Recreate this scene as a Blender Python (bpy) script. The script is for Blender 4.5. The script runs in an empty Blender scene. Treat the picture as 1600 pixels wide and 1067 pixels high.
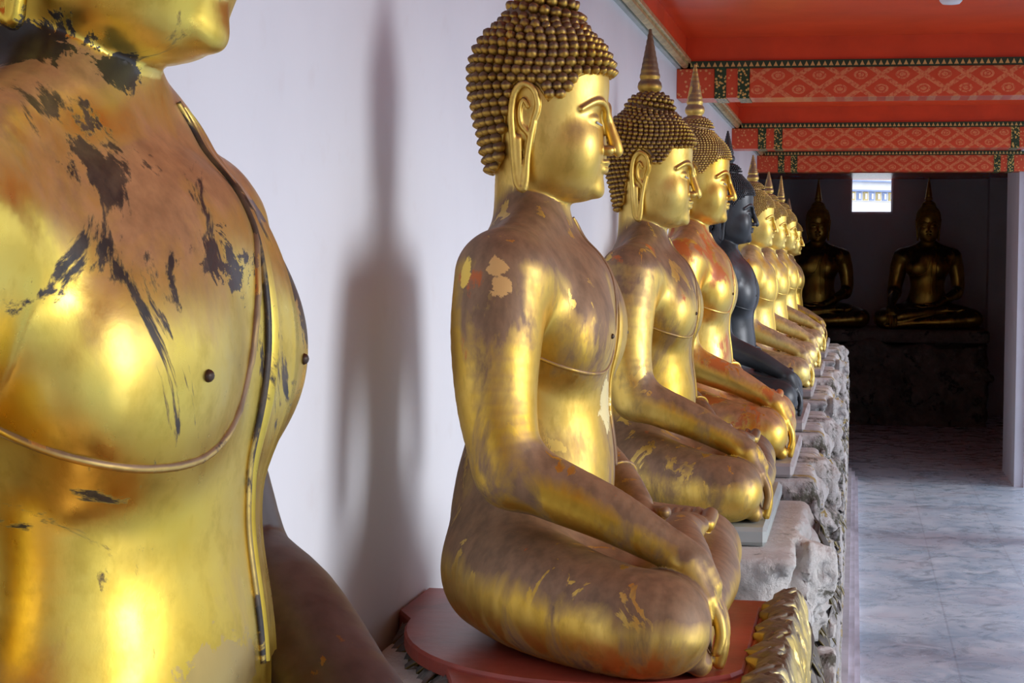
import bpy, math, random
import numpy as np
from mathutils import Vector, Matrix

C = bpy.context.scene.collection
SC = bpy.context.scene
H = 2.28                                   # eye height above the marble floor

# ------------------------------------------------------------------ camera
F_PX = 2880.0
cam_d = bpy.data.cameras.new('camera'); cam = bpy.data.objects.new('camera', cam_d); C.objects.link(cam)
cam_d.sensor_width = 36.0; cam_d.sensor_fit = 'HORIZONTAL'; cam_d.lens = F_PX / 1600 * 36.0
cam_d.clip_start = 0.05; cam_d.clip_end = 200
YAW = math.atan(535 / F_PX); PITCH = math.atan(128 / F_PX); ROLL = math.radians(0.35)
cam.matrix_world = (Matrix.Translation((0, 0, H)) @ Matrix.Rotation(YAW, 4, 'Z')
                    @ Matrix.Rotation(math.pi / 2 - PITCH, 4, 'X') @ Matrix.Rotation(ROLL, 4, 'Z'))
SC.camera = cam
SC.view_settings.view_transform = 'Standard'; SC.view_settings.look = 'None'
SC.view_settings.gamma = 1.0; SC.view_settings.use_curve_mapping = False
SC.view_settings.exposure = 0.0

# ------------------------------------------------------------------ light
w = bpy.data.worlds.new('sky'); SC.world = w; w.use_nodes = True
bg = w.node_tree.nodes['Background']
bg.inputs[0].default_value = (0.78, 0.86, 1.0, 1); bg.inputs[1].default_value = 1.25
sd = bpy.data.lights.new('sun', 'SUN'); sun = bpy.data.objects.new('sun', sd); C.objects.link(sun)
sd.energy = 2.25; sd.angle = math.radians(30); sd.color = (.98, .975, 1.0)
sun.rotation_euler = Vector((-1, 0.12, -0.205)).to_track_quat('-Z', 'Y').to_euler()
sun.location = (6, 0, 4)

# ------------------------------------------------------------------ helpers
def link(o, parent=None):
    C.objects.link(o)
    if parent is not None: o.parent = parent
    return o
def mesh_obj(name, V, F, mat=None, parent=None, smooth=False, mi=None):
    me = bpy.data.meshes.new(name); me.from_pydata([tuple(map(float, v)) for v in V], [], [tuple(map(int, f)) for f in F])
    mats = mat if isinstance(mat, (list, tuple)) else [mat]
    for m in mats:
        if m: me.materials.append(m)
    if smooth: me.polygons.foreach_set('use_smooth', [True] * len(me.polygons))
    if mi is not None: me.polygons.foreach_set('material_index', mi)
    me.update()
    return link(bpy.data.objects.new(name, me), parent)
def tag(o, label, cat, group=None, kind=None):
    if label: o['label'] = label
    if cat: o['category'] = cat
    if group: o['group'] = group
    if kind: o['kind'] = kind
    return o
def empty(name, loc=(0, 0, 0), label=None, cat=None, group=None):
    o = bpy.data.objects.new(name, None); o.location = loc; o.empty_display_size = .1
    C.objects.link(o); return tag(o, label, cat, group)
class MB:
    def __init__(s): s.V = []; s.F = []
    def add(s, V, F):
        b = len(s.V); s.V += [tuple(v) for v in V]; s.F += [tuple(b + i for i in f) for f in F]
    def box(s, x0, x1, y0, y1, z0, z1, c=0.0):
        if c <= 0:
            V = [(x, y, z) for z in (z0, z1) for y in (y0, y1) for x in (x0, x1)]
            s.add(V, [(0, 2, 3, 1), (4, 5, 7, 6), (0, 1, 5, 4), (2, 6, 7, 3), (0, 4, 6, 2), (1, 3, 7, 5)]); return
        # chamfered box: hull built from three insets
        V = []; idx = {}
        for k, (zz, sz) in enumerate(((z0, 1), (z1, -1))):
            for j, (yy, sy) in enumerate(((y0, 1), (y1, -1))):
                for i, (xx, sx) in enumerate(((x0, 1), (x1, -1))):
                    for a in range(3):
                        p = [xx + sx * c, yy + sy * c, zz + sz * c]; p[a] = (xx, yy, zz)[a]
                        idx[(i, j, k, a)] = len(V); V.append(tuple(p))
        F = []
        g = lambda i, j, k, a: idx[(i, j, k, a)]
        for i in (0, 1): q = [g(i, 0, 0, 0), g(i, 1, 0, 0), g(i, 1, 1, 0), g(i, 0, 1, 0)]; F.append(q if i else q[::-1])
        for j in (0, 1): q = [g(0, j, 0, 1), g(0, j, 1, 1), g(1, j, 1, 1), g(1, j, 0, 1)]; F.append(q if j else q[::-1])
        for k in (0, 1): q = [g(0, 0, k, 2), g(1, 0, k, 2), g(1, 1, k, 2), g(0, 1, k, 2)]; F.append(q if k else q[::-1])
        for j in (0, 1):
            for k in (0, 1):
                q = [g(0, j, k, 1), g(1, j, k, 1), g(1, j, k, 2), g(0, j, k, 2)]; F.append(q if j == k == 0 or (j and k) else q[::-1])
        for i in (0, 1):
            for k in (0, 1):
                q = [g(i, 0, k, 0), g(i, 1, k, 0), g(i, 1, k, 2), g(i, 0, k, 2)]; F.append(q[::-1] if i == k else q)
        for i in (0, 1):
            for j in (0, 1):
                q = [g(i, j, 0, 0), g(i, j, 1, 0), g(i, j, 1, 1), g(i, j, 0, 1)]; F.append(q if i == j else q[::-1])
        for i in (0, 1):
            for j in (0, 1):
                for k in (0, 1):
                    q = [g(i, j, k, 0), g(i, j, k, 1), g(i, j, k, 2)]; F.append(q)
        s.add(V, F)
    def tube(s, P, R, n=10, cap=True):
        P = [Vector(p) for p in P]
        R = [R] * len(P) if not hasattr(R, '__len__') else R
        b = len(s.V); up = None
        for i, p in enumerate(P):
            t = (P[min(i + 1, len(P) - 1)] - P[max(i - 1, 0)]).normalized()
            if up is None: up = t.orthogonal().normalized()
            up = (up - t * up.dot(t)).normalized(); bn = t.cross(up)
            for k in range(n):
                a = 2 * math.pi * k / n
                s.V.append(tuple(p + (up * math.cos(a) + bn * math.sin(a)) * R[i]))
        for i in range(len(P) - 1):
            for k in range(n):
                k2 = (k + 1) % n
                s.F.append((b + i * n + k, b + i * n + k2, b + (i + 1) * n + k2, b + (i + 1) * n + k))
        if cap:
            s.F.append(tuple(b + k for k in range(n))[::-1]); e = b + (len(P) - 1) * n
            s.F.append(tuple(e + k for k in range(n)))
    def lathe(s, prof, c=(0, 0), n=28):
        b = len(s.V)
        for r, z in prof:
            for k in range(n):
                a = 2 * math.pi * k / n; s.V.append((c[0] + r * math.cos(a), c[1] + r * math.sin(a), z))
        for i in range(len(prof) - 1):
            for k in range(n):
                k2 = (k + 1) % n
                s.F.append((b + i * n + k, b + i * n + k2, b + (i + 1) * n + k2, b + (i + 1) * n + k))
        s.F.append(tuple(b + k for k in range(n))[::-1]); e = b + (len(prof) - 1) * n
        s.F.append(tuple(e + k for k in range(n)))
    def build(s, name, mat, parent=None, smooth=False):
        return mesh_obj(name, s.V, s.F, mat, parent, smooth)

# ------------------------------------------------------------------ material nodes
class NT:
    def __init__(s, name):
        s.m = bpy.data.materials.new(name); s.m.use_nodes = True; s.t = s.m.node_tree
        s.t.nodes.clear(); s.out = s.t.nodes.new('ShaderNodeOutputMaterial')
    def n(s, typ, ins=None, **kw):
        nd = s.t.nodes.new(typ)
        for k, v in kw.items(): setattr(nd, k, v)
        for k, v in (ins or {}).items():
            if isinstance(v, bpy.types.NodeSocket): s.t.links.new(v, nd.inputs[k])
            else: nd.inputs[k].default_value = v
        return nd
    def math(s, op, a, b=0.0, c=0.0, clamp=False):
        return s.n('ShaderNodeMath', {0: a, 1: b, 2: c}, operation=op, use_clamp=clamp).outputs[0]
    def noise(s, vec, scale, detail=4, rough=.55, dist=0.0):
        return s.n('ShaderNodeTexNoise', {'Vector': vec, 'Scale': scale, 'Detail': detail, 'Roughness': rough, 'Distortion': dist}).outputs[0]
    def ramp(s, v, lo, hi):
        return s.n('ShaderNodeMapRange', {'Value': v, 'From Min': lo, 'From Max': hi}, clamp=True).outputs[0]
    def mix(s, f, a, b):
        nd = s.n('ShaderNodeMix', data_type='RGBA')
        for k, v in ((0, f), (6, a), (7, b)):
            if isinstance(v, bpy.types.NodeSocket): s.t.links.new(v, nd.inputs[k])
            else: nd.inputs[k].default_value = v if k == 0 else (*v, 1)
        return nd.outputs[2]
    def fmix(s, f, a, b):
        nd = s.n('ShaderNodeMix', data_type='FLOAT')
        for k, v in ((0, f), (2, a), (3, b)):
            if isinstance(v, bpy.types.NodeSocket): s.t.links.new(v, nd.inputs[k])
            else: nd.inputs[k].default_value = v
        return nd.outputs[0]
    def obj(s, off=(0, 0, 0), scale=(1, 1, 1)):
        tc = s.n('ShaderNodeTexCoord')
        return s.n('ShaderNodeMapping', {'Vector': tc.outputs['Object'], 'Location': off, 'Scale': scale}).outputs[0]
    def bump(s, h, strength=.3, dist=.01):
        return s.n('ShaderNodeBump', {'Height': h, 'Strength': strength, 'Distance': dist}).outputs[0]
    def done(s, **ins):
        p = s.n('ShaderNodeBsdfPrincipled')
        for k, v in ins.items():
            k = {'color': 'Base Color', 'metal': 'Metallic', 'rough': 'Roughness', 'normal': 'Normal', 'coat': 'Coat Weight',
                 'spec': 'Specular IOR Level', 'coatr': 'Coat Roughness'}[k]
            if isinstance(v, bpy.types.NodeSocket): s.t.links.new(v, p.inputs[k])
            else: p.inputs[k].default_value = (*v, 1) if k == 'Base Color' else v
        s.t.links.new(p.outputs[0], s.out.inputs[0]); return s.m

def plain(name, col, rough=.5, metal=0.0, var=.12, scale=6, bump=0.0, bscale=30):
    t = NT(name); v = t.obj()
    n = t.noise(v, scale, 5)
    dark = tuple(c * (1 - var) for c in col); lite = tuple(min(1, c * (1 + var)) for c in col)
    kw = dict(color=t.mix(t.ramp(n, .35, .65), dark, lite), rough=rough, metal=metal)
    if bump: kw['normal'] = t.bump(t.noise(v, bscale, 5), bump, .01)
    return t.done(**kw)

def gilt(name, seed, gold_a=(.70, .42, .055), gold_b=(.90, .66, .19), dust=(.23, .135, .070), dust_amt=0.0, dust_metal=.22,
         black=9.0, red=9.0, rough=(.30, .46), chips=.62, streak=(1, 1, .4), wear=0.0, dust_rough=.50, spots=(), face=.38):
    """worn gilding: dust on the upward faces, chipped leaf, lacquer showing through"""
    t = NT(name); o = (seed * 3.1, seed * 1.7, seed * 2.3)
    v = t.obj(o); vs = t.obj(o, streak)
    sep_z = t.n('ShaderNodeSeparateXYZ', {0: t.obj()}).outputs[2]; geo = t.n('ShaderNodeNewGeometry'); nz = t.n('ShaderNodeSeparateXYZ', {0: geo.outputs['Normal']}).outputs[2]
    big = t.noise(v, 2.6, 6, .6); med = t.noise(vs, 9, 7, .62, .4); fine = t.noise(vs, 34, 5, .6)
    gold = t.mix(t.ramp(big, .38, .64), gold_a, gold_b)
    gold = t.mix(t.math('MULTIPLY', t.ramp(fine, .52, .66), .35), gold, tuple(c * .62 for c in gold_a))
    # dust lies on what faces up
    dm = t.math('ADD', t.math('MULTIPLY', nz, 1.25), t.math('MULTIPLY_ADD', med, 1.6, -.8 - .28 + dust_amt))
    dm = t.math('ADD', dm, t.math('MULTIPLY_ADD', big, 1.0, -.5))
    if face: dm = t.math('SUBTRACT', dm, t.math('MULTIPLY', t.ramp(sep_z, .90, .98), face))
    dmask = t.ramp(dm, -.10, .42)
    chip = t.ramp(t.noise(vs, 13, 6, .6, .8), chips, chips + .012)
    dmask = t.math('MULTIPLY', dmask, t.math('SUBTRACT', 1.0, t.math('MULTIPLY', chip, .8)))
    if wear: dmask = t.math('MAXIMUM', dmask, t.math('MULTIPLY', t.math('MULTIPLY', t.ramp(med, .5, .62), wear), t.ramp(sep_z, .96, .86)))
    dcol = t.mix(t.ramp(fine, .35, .65), tuple(c * .8 for c in dust), tuple(min(1, c * 1.25) for c in dust))
    col = t.mix(dmask, gold, dcol)
    metal = t.fmix(dmask, 1.0, dust_metal)
    rgh = t.fmix(dmask, t.fmix(t.ramp(fine, .35, .65), rough[0], rough[1]), dust_rough)
    if red < 5:
        rm = t.math('MULTIPLY', t.ramp(t.noise(vs, 7, 7, .65, .3), red, red + .03), t.ramp(dm, -.25, .1))
        col = t.mix(rm, col, (.50, .13, .025)); metal = t.fmix(rm, metal, .1)
    if black < 5:
        bn = t.noise(t.obj((o[0] + 5, o[1], o[2]), (1.0, 1.0, .8)), 7.5, 9, .66, .9)
        bm = t.ramp(t.math('ADD', bn, t.math('MULTIPLY', t.ramp(sep_z, .62, .42), -.06)), black, black + .03)
        bcol = t.mix(t.ramp(fine, .4, .6), (.022, .018, .014), (.085, .06, .035))
        col = t.mix(bm, col, bcol); metal = t.fmix(bm, metal, .0); rgh = t.fmix(bm, rgh, .42)
    for (c_, r_, sc, mt) in spots:                      # single patches at their place on the figure
        q = t.n('ShaderNodeMapping', {'Vector': t.obj(), 'Location': tuple(-a / b for a, b in zip(c_, r_)), 'Scale': tuple(1 / b for b in r_)}).outputs[0]
        ln = t.n('ShaderNodeVectorMath', {0: q}, operation='LENGTH').outputs['Value']
        k = t.ramp(t.math('ADD', ln, t.math('MULTIPLY_ADD', t.noise(v, 26, 8, .7, .6), 3.2, -1.6)), 1.06, .98)
        col = t.mix(k, col, sc); metal = t.fmix(k, metal, mt)
    return t.done(color=col, metal=metal, rough=rgh, normal=t.bump(t.math('ADD', t.math('MULTIPLY', fine, .5), med), .16, .004))

# ------------------------------------------------------------------ signed-distance modelling
def seg(P, a, b, ra, rb):
    a = np.asarray(a, float); b = np.asarray(b, float); ba = b - a; pa = P - a
    t = np.clip(pa @ ba / max(ba @ ba, 1e-12), 0, 1)
    return np.linalg.norm(pa - t[:, None] * ba, axis=1) - (ra + t * (rb - ra))
def smin(a, b, k):
    h = np.maximum(k - np.abs(a - b), 0) / k
    return np.minimum(a, b) - h * h * k * .25
def smax(a, b, k): return -smin(-a, -b, k)
def ell(P, c, r, rot=None):
    p = P - np.asarray(c, float)
    if rot is not None: p = p @ rot
    r = np.asarray(r, float); k0 = np.linalg.norm(p / r, axis=1); k1 = np.linalg.norm(p / (r * r), axis=1)
    return k0 * (k0 - 1) / np.maximum(k1, 1e-9)
def cr(pts, n=6):
    """Catmull-Rom through rows of numbers"""
    A = np.asarray(pts, float); out = []
    for i in range(len(A) - 1):
        p0 = A[max(i - 1, 0)]; p1 = A[i]; p2 = A[i + 1]; p3 = A[min(i + 2, len(A) - 1)]
        for j in range(n):
            t = j / n
            out.append(.5 * (2 * p1 + (p2 - p0) * t + (2 * p0 - 5 * p1 + 4 * p2 - p3) * t * t + (3 * p1 - 3 * p2 + p3 - p0) * t ** 3))
    out.append(A[-1]); return np.array(out)
def chain(P, pts, n=4):
    """pts rows x,y,z,r"""
    A = cr(pts, n); d = None
    for i in range(len(A) - 1):
        e = seg(P, A[i, :3], A[i + 1, :3], A[i, 3], A[i + 1, 3])
        d = e if d is None else np.minimum(d, e)
    return d
class Sections:
    """stack of superellipse slices: z, front, back, half width"""
    def __init__(s, rows, p=2.3, n=8):
        A = cr(rows, n); s.z = A[:, 0]; s.f = A[:, 1]; s.b = A[:, 2]; s.w = A[:, 3]; s.p = p
    def __call__(s, P):
        z = P[:, 2]; zc = np.clip(z, s.z[0], s.z[-1])
        f = np.interp(zc, s.z, s.f); b = np.interp(zc, s.z, s.b); w = np.interp(zc, s.z, s.w)
        c = (f + b) / 2; h = (f - b) / 2
        q = (np.abs((P[:, 0] - c) / h) ** s.p + np.abs(P[:, 1] / w) ** s.p) ** (1 / s.p)
        d = (q - 1) * np.minimum(h, w)
        dz = np.maximum(s.z[0] - z, z - s.z[-1])
        return np.where(dz > 0, np.sqrt(np.maximum(d, 0) ** 2 + dz ** 2), np.maximum(d, dz))

def vnoise(P, seed=0):
    """value noise on a hashed lattice, 0..1"""
    i = np.floor(P).astype(np.int64); f = P - i; f = f * f * (3 - 2 * f); out = 0
    for dx in (0, 1):
        for dy in (0, 1):
            for dz in (0, 1):
                h = ((i[:, 0] + dx) * 374761393 + (i[:, 1] + dy) * 668265263 + (i[:, 2] + dz) * 2147483647 + seed * 144665) & 0xffffffff
                h = ((h ^ (h >> 13)) * 1274126177) & 0xffffffff; h = (h ^ (h >> 16)) & 0xffff
                wt = (f[:, 0] if dx else 1 - f[:, 0]) * (f[:, 1] if dy else 1 - f[:, 1]) * (f[:, 2] if dz else 1 - f[:, 2])
                out = out + wt * (h / 65535.0)
    return out

def polygonise(fn, lo, hi, h, project=2, slop=None):
    """surface nets over the cells near the surface of fn; returns V, quads, normals"""
    lo = np.asarray(lo, float); hi = np.asarray(hi, float); B = 6
    nb = np.ceil((hi - lo) / (h * B)).astype(int); N = nb * B + 1
    cg = [lo[a] + (np.arange(nb[a]) + .5) * h * B for a in range(3)]
    G = np.stack(np.meshgrid(*cg, indexing='ij'), -1).reshape(-1, 3)
    dc = fn(G).reshape(nb); lim = (slop or 1.0) * h * B * 1.15 + h
    fld = np.repeat(np.repeat(np.repeat(np.where(dc > 0, 9., -9.).astype(np.float32), B, 0), B, 1), B, 2)
    fld = np.pad(fld, ((0, 1), (0, 1), (0, 1)), mode='edge')
    act = np.argwhere(np.abs(dc) < lim); rg = np.arange(B + 1)
    loc = np.stack(np.meshgrid(rg, rg, rg, indexing='ij'), -1).reshape(-1, 3)
    for s in range(0, len(act), 800):
        a = act[s:s + 800]; I = (a[:, None, :] * B + loc[None]).reshape(-1, 3)
        val = fn(lo + I * h).astype(np.float32); fld[I[:, 0], I[:, 1], I[:, 2]] = val
    S = fld < 0
    cells = np.zeros(tuple(N - 1), bool); c0 = S[:-1, :-1, :-1]
    corners = [(i, j, k) for i in (0, 1) for j in (0, 1) for k in (0, 1)]
    for i, j, k in corners: cells |= (S[i:N[0] - 1 + i, j:N[1] - 1 + j, k:N[2] - 1 + k] != c0)
    ci = np.argwhere(cells); idx = -np.ones(tuple(N - 1), np.int64); idx[tuple(ci.T)] = np.arange(len(ci))
    acc = np.zeros((len(ci), 3)); cnt = np.zeros(len(ci))
    for i, j, k in corners:
        for ax in range(3):
            if (i, j, k)[ax]: continue
            e = [i, j, k]; e2 = list(e); e2[ax] = 1
            a = fld[ci[:, 0] + e[0], ci[:, 1] + e[1], ci[:, 2] + e[2]]; b = fld[ci[:, 0] + e2[0], ci[:, 1] + e2[1], ci[:, 2] + e2[2]]
            m = (a < 0) != (b < 0); t = np.where(m, a / np.where(m, a - b, 1), 0)
            p = np.tile(np.array(e, float), (len(ci), 1)); p[:, ax] += t
            acc[m] += p[m]; cnt[m] += 1
    V = lo + (ci + acc / np.maximum(cnt, 1)[:, None]) * h
    Q = []
    for ax in range(3):
        u, v = [(1, 2), (2, 0), (0, 1)][ax]
        sl = [slice(1, -1)] * 3; sl[ax] = slice(0, -1); s2 = list(sl); s2[ax] = slice(1, None)
        a = S[tuple(sl)]; b = S[tuple(s2)]
        E = np.argwhere(a != b); off = np.array([1, 1, 1]); off[ax] = 0; E = E + off
        if not len(E): continue
        fl = S[E[:, 0], E[:, 1], E[:, 2]]
        def cell(du, dv):
            c = E.copy(); c[:, u] -= du; c[:, v] -= dv; return idx[c[:, 0], c[:, 1], c[:, 2]]
        q = np.stack([cell(1, 1), cell(0, 1), cell(0, 0), cell(1, 0)], 1)
        q[~fl] = q[~fl][:, ::-1]; Q.append(q)
    Q = np.concatenate(Q); Q = Q[(Q >= 0).all(1)]
    def grad(V):
        e = h * .5; g = np.empty_like(V)
        for a in range(3):
            d = np.zeros(3); d[a] = e; g[:, a] = (fn(V + d) - fn(V - d)) / (2 * e)
        return g
    for _ in range(project):
        g = grad(V); d = fn(V); V = V - np.clip(d / np.maximum((g * g).sum(1), .05), -h, h)[:, None] * g
    g = grad(V); g /= np.maximum(np.linalg.norm(g, axis=1), 1e-9)[:, None]
    return V, Q, g
def sdf_mesh(name, pieces, normals=True):
    V = []; Q = []; N = []; b = 0
    for v, q, n in pieces: V.append(v); Q.append(q + b); N.append(n); b += len(v)
    V = np.concatenate(V).astype(np.float32); Q = np.concatenate(Q); N = np.concatenate(N)
    me = bpy.data.meshes.new(name); me.vertices.add(len(V)); me.vertices.foreach_set('co', V.ravel())
    me.loops.add(len(Q) * 4); me.loops.foreach_set('vertex_index', Q.ravel().astype(np.int32))
    me.polygons.add(len(Q)); me.polygons.foreach_set('loop_start', np.arange(0, len(Q) * 4, 4, dtype=np.int32))
    me.update(calc_edges=True); me.polygons.foreach_set('use_smooth', np.ones(len(Q), bool)); me.validate()
    if normals and len(me.vertices) == len(N): me.normals_split_custom_set_from_vertices(N.tolist())
    return me

# ------------------------------------------------------------------ the seated figure (local metres, faces +X, its right side at -Y)
TORSO = Sections([
    (.010, .150, -.070, .200), (.050, .170, -.130, .240), (.130, .170, -.162, .258), (.220, .160, -.180, .245), (.320, .154, -.170, .205),
    (.420, .150, -.146, .178), (.520, .151, -.136, .188), (.600, .160, -.134, .216), (.680, .163, -.134, .232), (.745, .153, -.134, .225),
    (.795, .126, -.126, .185), (.835, .086, -.112, .125), (.865, .070, -.100, .090), (.900, .064, -.096, .076), (.960, .060, -.094, .072), (1.02, .055, -.088, .068)], 2.15)
HEAD = Sections([
    (.9040, .085, .015, .022), (.9085, .112, -.005, .044), (.9190, .133, -.030, .066), (.9420, .152, -.058, .088), (.9900, .158, -.080, .103),
    (1.040, .158, -.098, .112), (1.085, .158, -.112, .117), (1.125, .166, -.120, .119), (1.170, .166, -.124, .118), (1.210, .152, -.118, .112),
    (1.245, .124, -.102, .096), (1.270, .090, -.074, .070), (1.285, .050, -.035, .040), (1.289, .020, -.010, .015)], 2.1)
SKULL = Sections([
    (.930, .05, -.080, .070), (.990, .10, -.094, .090), (1.040, .150, -.106, .108), (1.085, .158, -.118, .117), (1.125, .166, -.126, .120),
    (1.170, .168, -.130, .119), (1.210, .156, -.124, .113), (1.245, .128, -.106, .097), (1.270, .094, -.078, .072), (1.287, .054, -.040, .042), (1.291, .020, -.010, .015)], 2.1)

def headwarp(P):
    t = np.clip((P[:, 2] - .875) / .07, 0, 1); t = t * t * (3 - 2 * t)
    Q = P.copy(); Q[:, 0] = P[:, 0] * (1 - t) + t * (P[:, 0] + .012) / .95; return Q
def f_body(P):
    d = TORSO(P)
    for s in (-1, 1):
        d = smin(d, ell(P, (.086, s * .105, .632), (.086, .112, .106)), .045)        # breast
        d = smin(d, chain(P, [(.005, s * .10, .84, .055), (-.012, s * .19, .79, .072), (-.020, s * .245, .748, .090)], 3), .07)
    d = smin(d, ell(P, (.075, 0, .35), (.070, .13, .11)), .06)
    # thighs, crossed shins
    for s in (-1, 1):
        leg = chain(P, [(-.045, s * .15, .140, .128), (.04, s * .28, .130, .125), (.15, s * .385, .114, .113), (.26, s * .455, .103, .103), (.315, s * .465, .100, .094)], 4)
        d = smin(d, leg, .05)
    ls = chain(P, [(.30, .44, .100, .095), (.345, .25, .080, .075), (.35, .02, .066, .062), (.35, -.18, .056, .050), (.365, -.33, .036, .036), (.385, -.43, .026, .024)], 4)
    d = smin(d, ls, .025)
    rs = chain(P, [(.305, -.445, .105, .092), (.332, -.27, .126, .077), (.318, -.06, .156, .062), (.300, .09, .182, .046), (.295, .17, .186, .044)], 4)
    d = smin(d, rs, .022)
    d = smin(d, ell(P, (.10, 0, .13), (.24, .30, .10)), .05)
    # right foot, sole up on the far thigh, toes pointing to the far side
    d = smin(d, ell(P, (.293, .235, .190), (.056, .115, .028)), .02)
    for i, (x, y, z, r) in enumerate([(.344, .352, .196, .0185), (.314, .362, .200, .0135), (.289, .360, .201, .0125), (.266, .354, .201, .0118), (.244, .344, .200, .011)]):
        d = smin(d, seg(P, (x - .004, y - .045, z - .010), (x, y, z + .004), r, r), .006)
    # arms
    d_l = chain(P, [(-.020, .258, .752, .090), (-.026, .292, .64, .081), (-.022, .312, .52, .071), (-.006, .318, .42, .064), (.035, .300, .360, .058)], 4)
    fore_l = chain(P, [(.030, .302, .370, .056), (.105, .235, .330, .050), (.165, .165, .286, .042), (.205, .105, .252, .032)], 4)
    d = smin(d, smin(d_l, fore_l, .03), .022)
    d_r = chain(P, [(-.026, -.262, .748, .098), (-.032, -.298, .64, .092), (-.028, -.322, .52, .081), (-.012, -.338, .43, .073), (.010, -.342, .365, .067)], 4)
    fore_r = chain(P, [(.005, -.342, .372, .068), (.10, -.354, .335, .061), (.20, -.368, .296, .053), (.28, -.378, .256, .044), (.335, -.382, .226, .037)], 5)
    arm = smin(d_r, fore_r, .03)
    d = np.where(P[:, 2] > .30, smin(d, arm, .020), smin(d, arm, .006))
    return d

def f_hand(P):
    """right hand reaching down over the shin"""
    A = np.array([.330, -.376, .226]); d = None
    pal = chain(P, [(.330, -.382, .230, .036), (.365, -.380, .206, .037), (.392, -.376, .166, .031)], 3)
    w1 = seg(P, (.355, -.406, .208), (.396, -.416, .148), .026, .019)
    w2 = seg(P, (.358, -.352, .212), (.400, -.338, .152), .026, .019)
    d = smin(smin(pal, w1, .02), w2, .02)
    for (y0, y1, L, r) in ((-.413, -.418, .100, .0118), (-.388, -.387, .128, .0130), (-.362, -.357, .136, .0134), (-.336, -.328, .118, .0128)):
        x0 = .398; z0 = .150
        f = chain(P, [(x0, y0, z0, r * 1.12), (x0 + .020, (y0 * 2 + y1) / 3, z0 - L * .36, r), (x0 + .026, (y0 + 2 * y1) / 3, z0 - L * .72, r * .95), (x0 + .019, y1, z0 - L * 1.02, r * .82)], 3)
        d = smin(d, f, .007)
    th = chain(P, [(.355, -.345, .200, .020), (.376, -.312, .172, .016), (.388, -.296, .136, .0135), (.394, -.298, .100, .0115)], 3)
    return smin(d, th, .012)
def f_lefthand(P):
    d = chain(P, [(.196, .112, .255, .032), (.215, .060, .236, .034), (.222, .012, .230, .032)], 3)
    d = smin(d, ell(P, (.218, .03, .228), (.052, .062, .020)), .02)
    for (x0, x1, L, r) in ((.184, .180, .090, .0112), (.207, .205, .108, .0125), (.231, .232, .112, .0125), (.255, .260, .098, .0120)):
        f = chain(P, [(x0, -.018, .228, r), (x0, -.018 - L * .45, .222, r), (x1, -.018 - L, .236, r * .85)], 3)
        d = smin(d, f, .006)
    th = chain(P, [(.245, .055, .240, .018), (.272, .012, .250, .014), (.276, -.030, .256, .011)], 3)
    return smin(d, th, .01)

def f_ear(P, s):
    a = P * np.array([1, s, 1])                    # mirror to +y
    # lean the ear outwards a little
    y = a[:, 1] - (.112 + (1.08 - a[:, 2]) * -.02)
    Q = np.stack([a[:, 0], y, a[:, 2]], 1)
    rim = chain(Q, [(.020, .004, 1.070, .006), (.030, .010, 1.100, .0065), (.022, .014, 1.132, .007), (.000, .016, 1.144, .0075), (-.020, .014, 1.126, .0075),
                    (-.028, .011, 1.085, .0075), (-.026, .008, 1.040, .0075), (-.023, .004, .990, .0075), (-.018, .000, .945, .0085), (-.008, -.002, .930, .0095),
                    (.002, .000, .945, .0080), (.006, .003, .990, .0070), (.012, .004, 1.030, .0072), (.020, .004, 1.066, .0062)], 3)
    inner = chain(Q, [(.010, .004, 1.042, .005), (.002, .006, 1.050, .005), (-.009, .008, 1.066, .0048), (-.010, .009, 1.095, .0045), (-.002, .009, 1.112, .0042), (.008, .008, 1.098, .0042)], 3)
    web = ell(Q, (-.004, -.004, 1.085), (.026, .0085, .055))
    lobe = smax(seg(Q, (-.016, -.001, 1.03), (-.010, -.004, .945), .012, .010), -seg(Q, (-.008, -.001, 1.005), (-.008, -.001, .958), .0045, .004), .003)
    root = ell(Q, (-.002, -.014, 1.075), (.022, .020, .050))
    d = smin(smin(rim, web, .006), smin(lobe, inner, .004), .005)
    return smin(d, root, .008)

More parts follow.
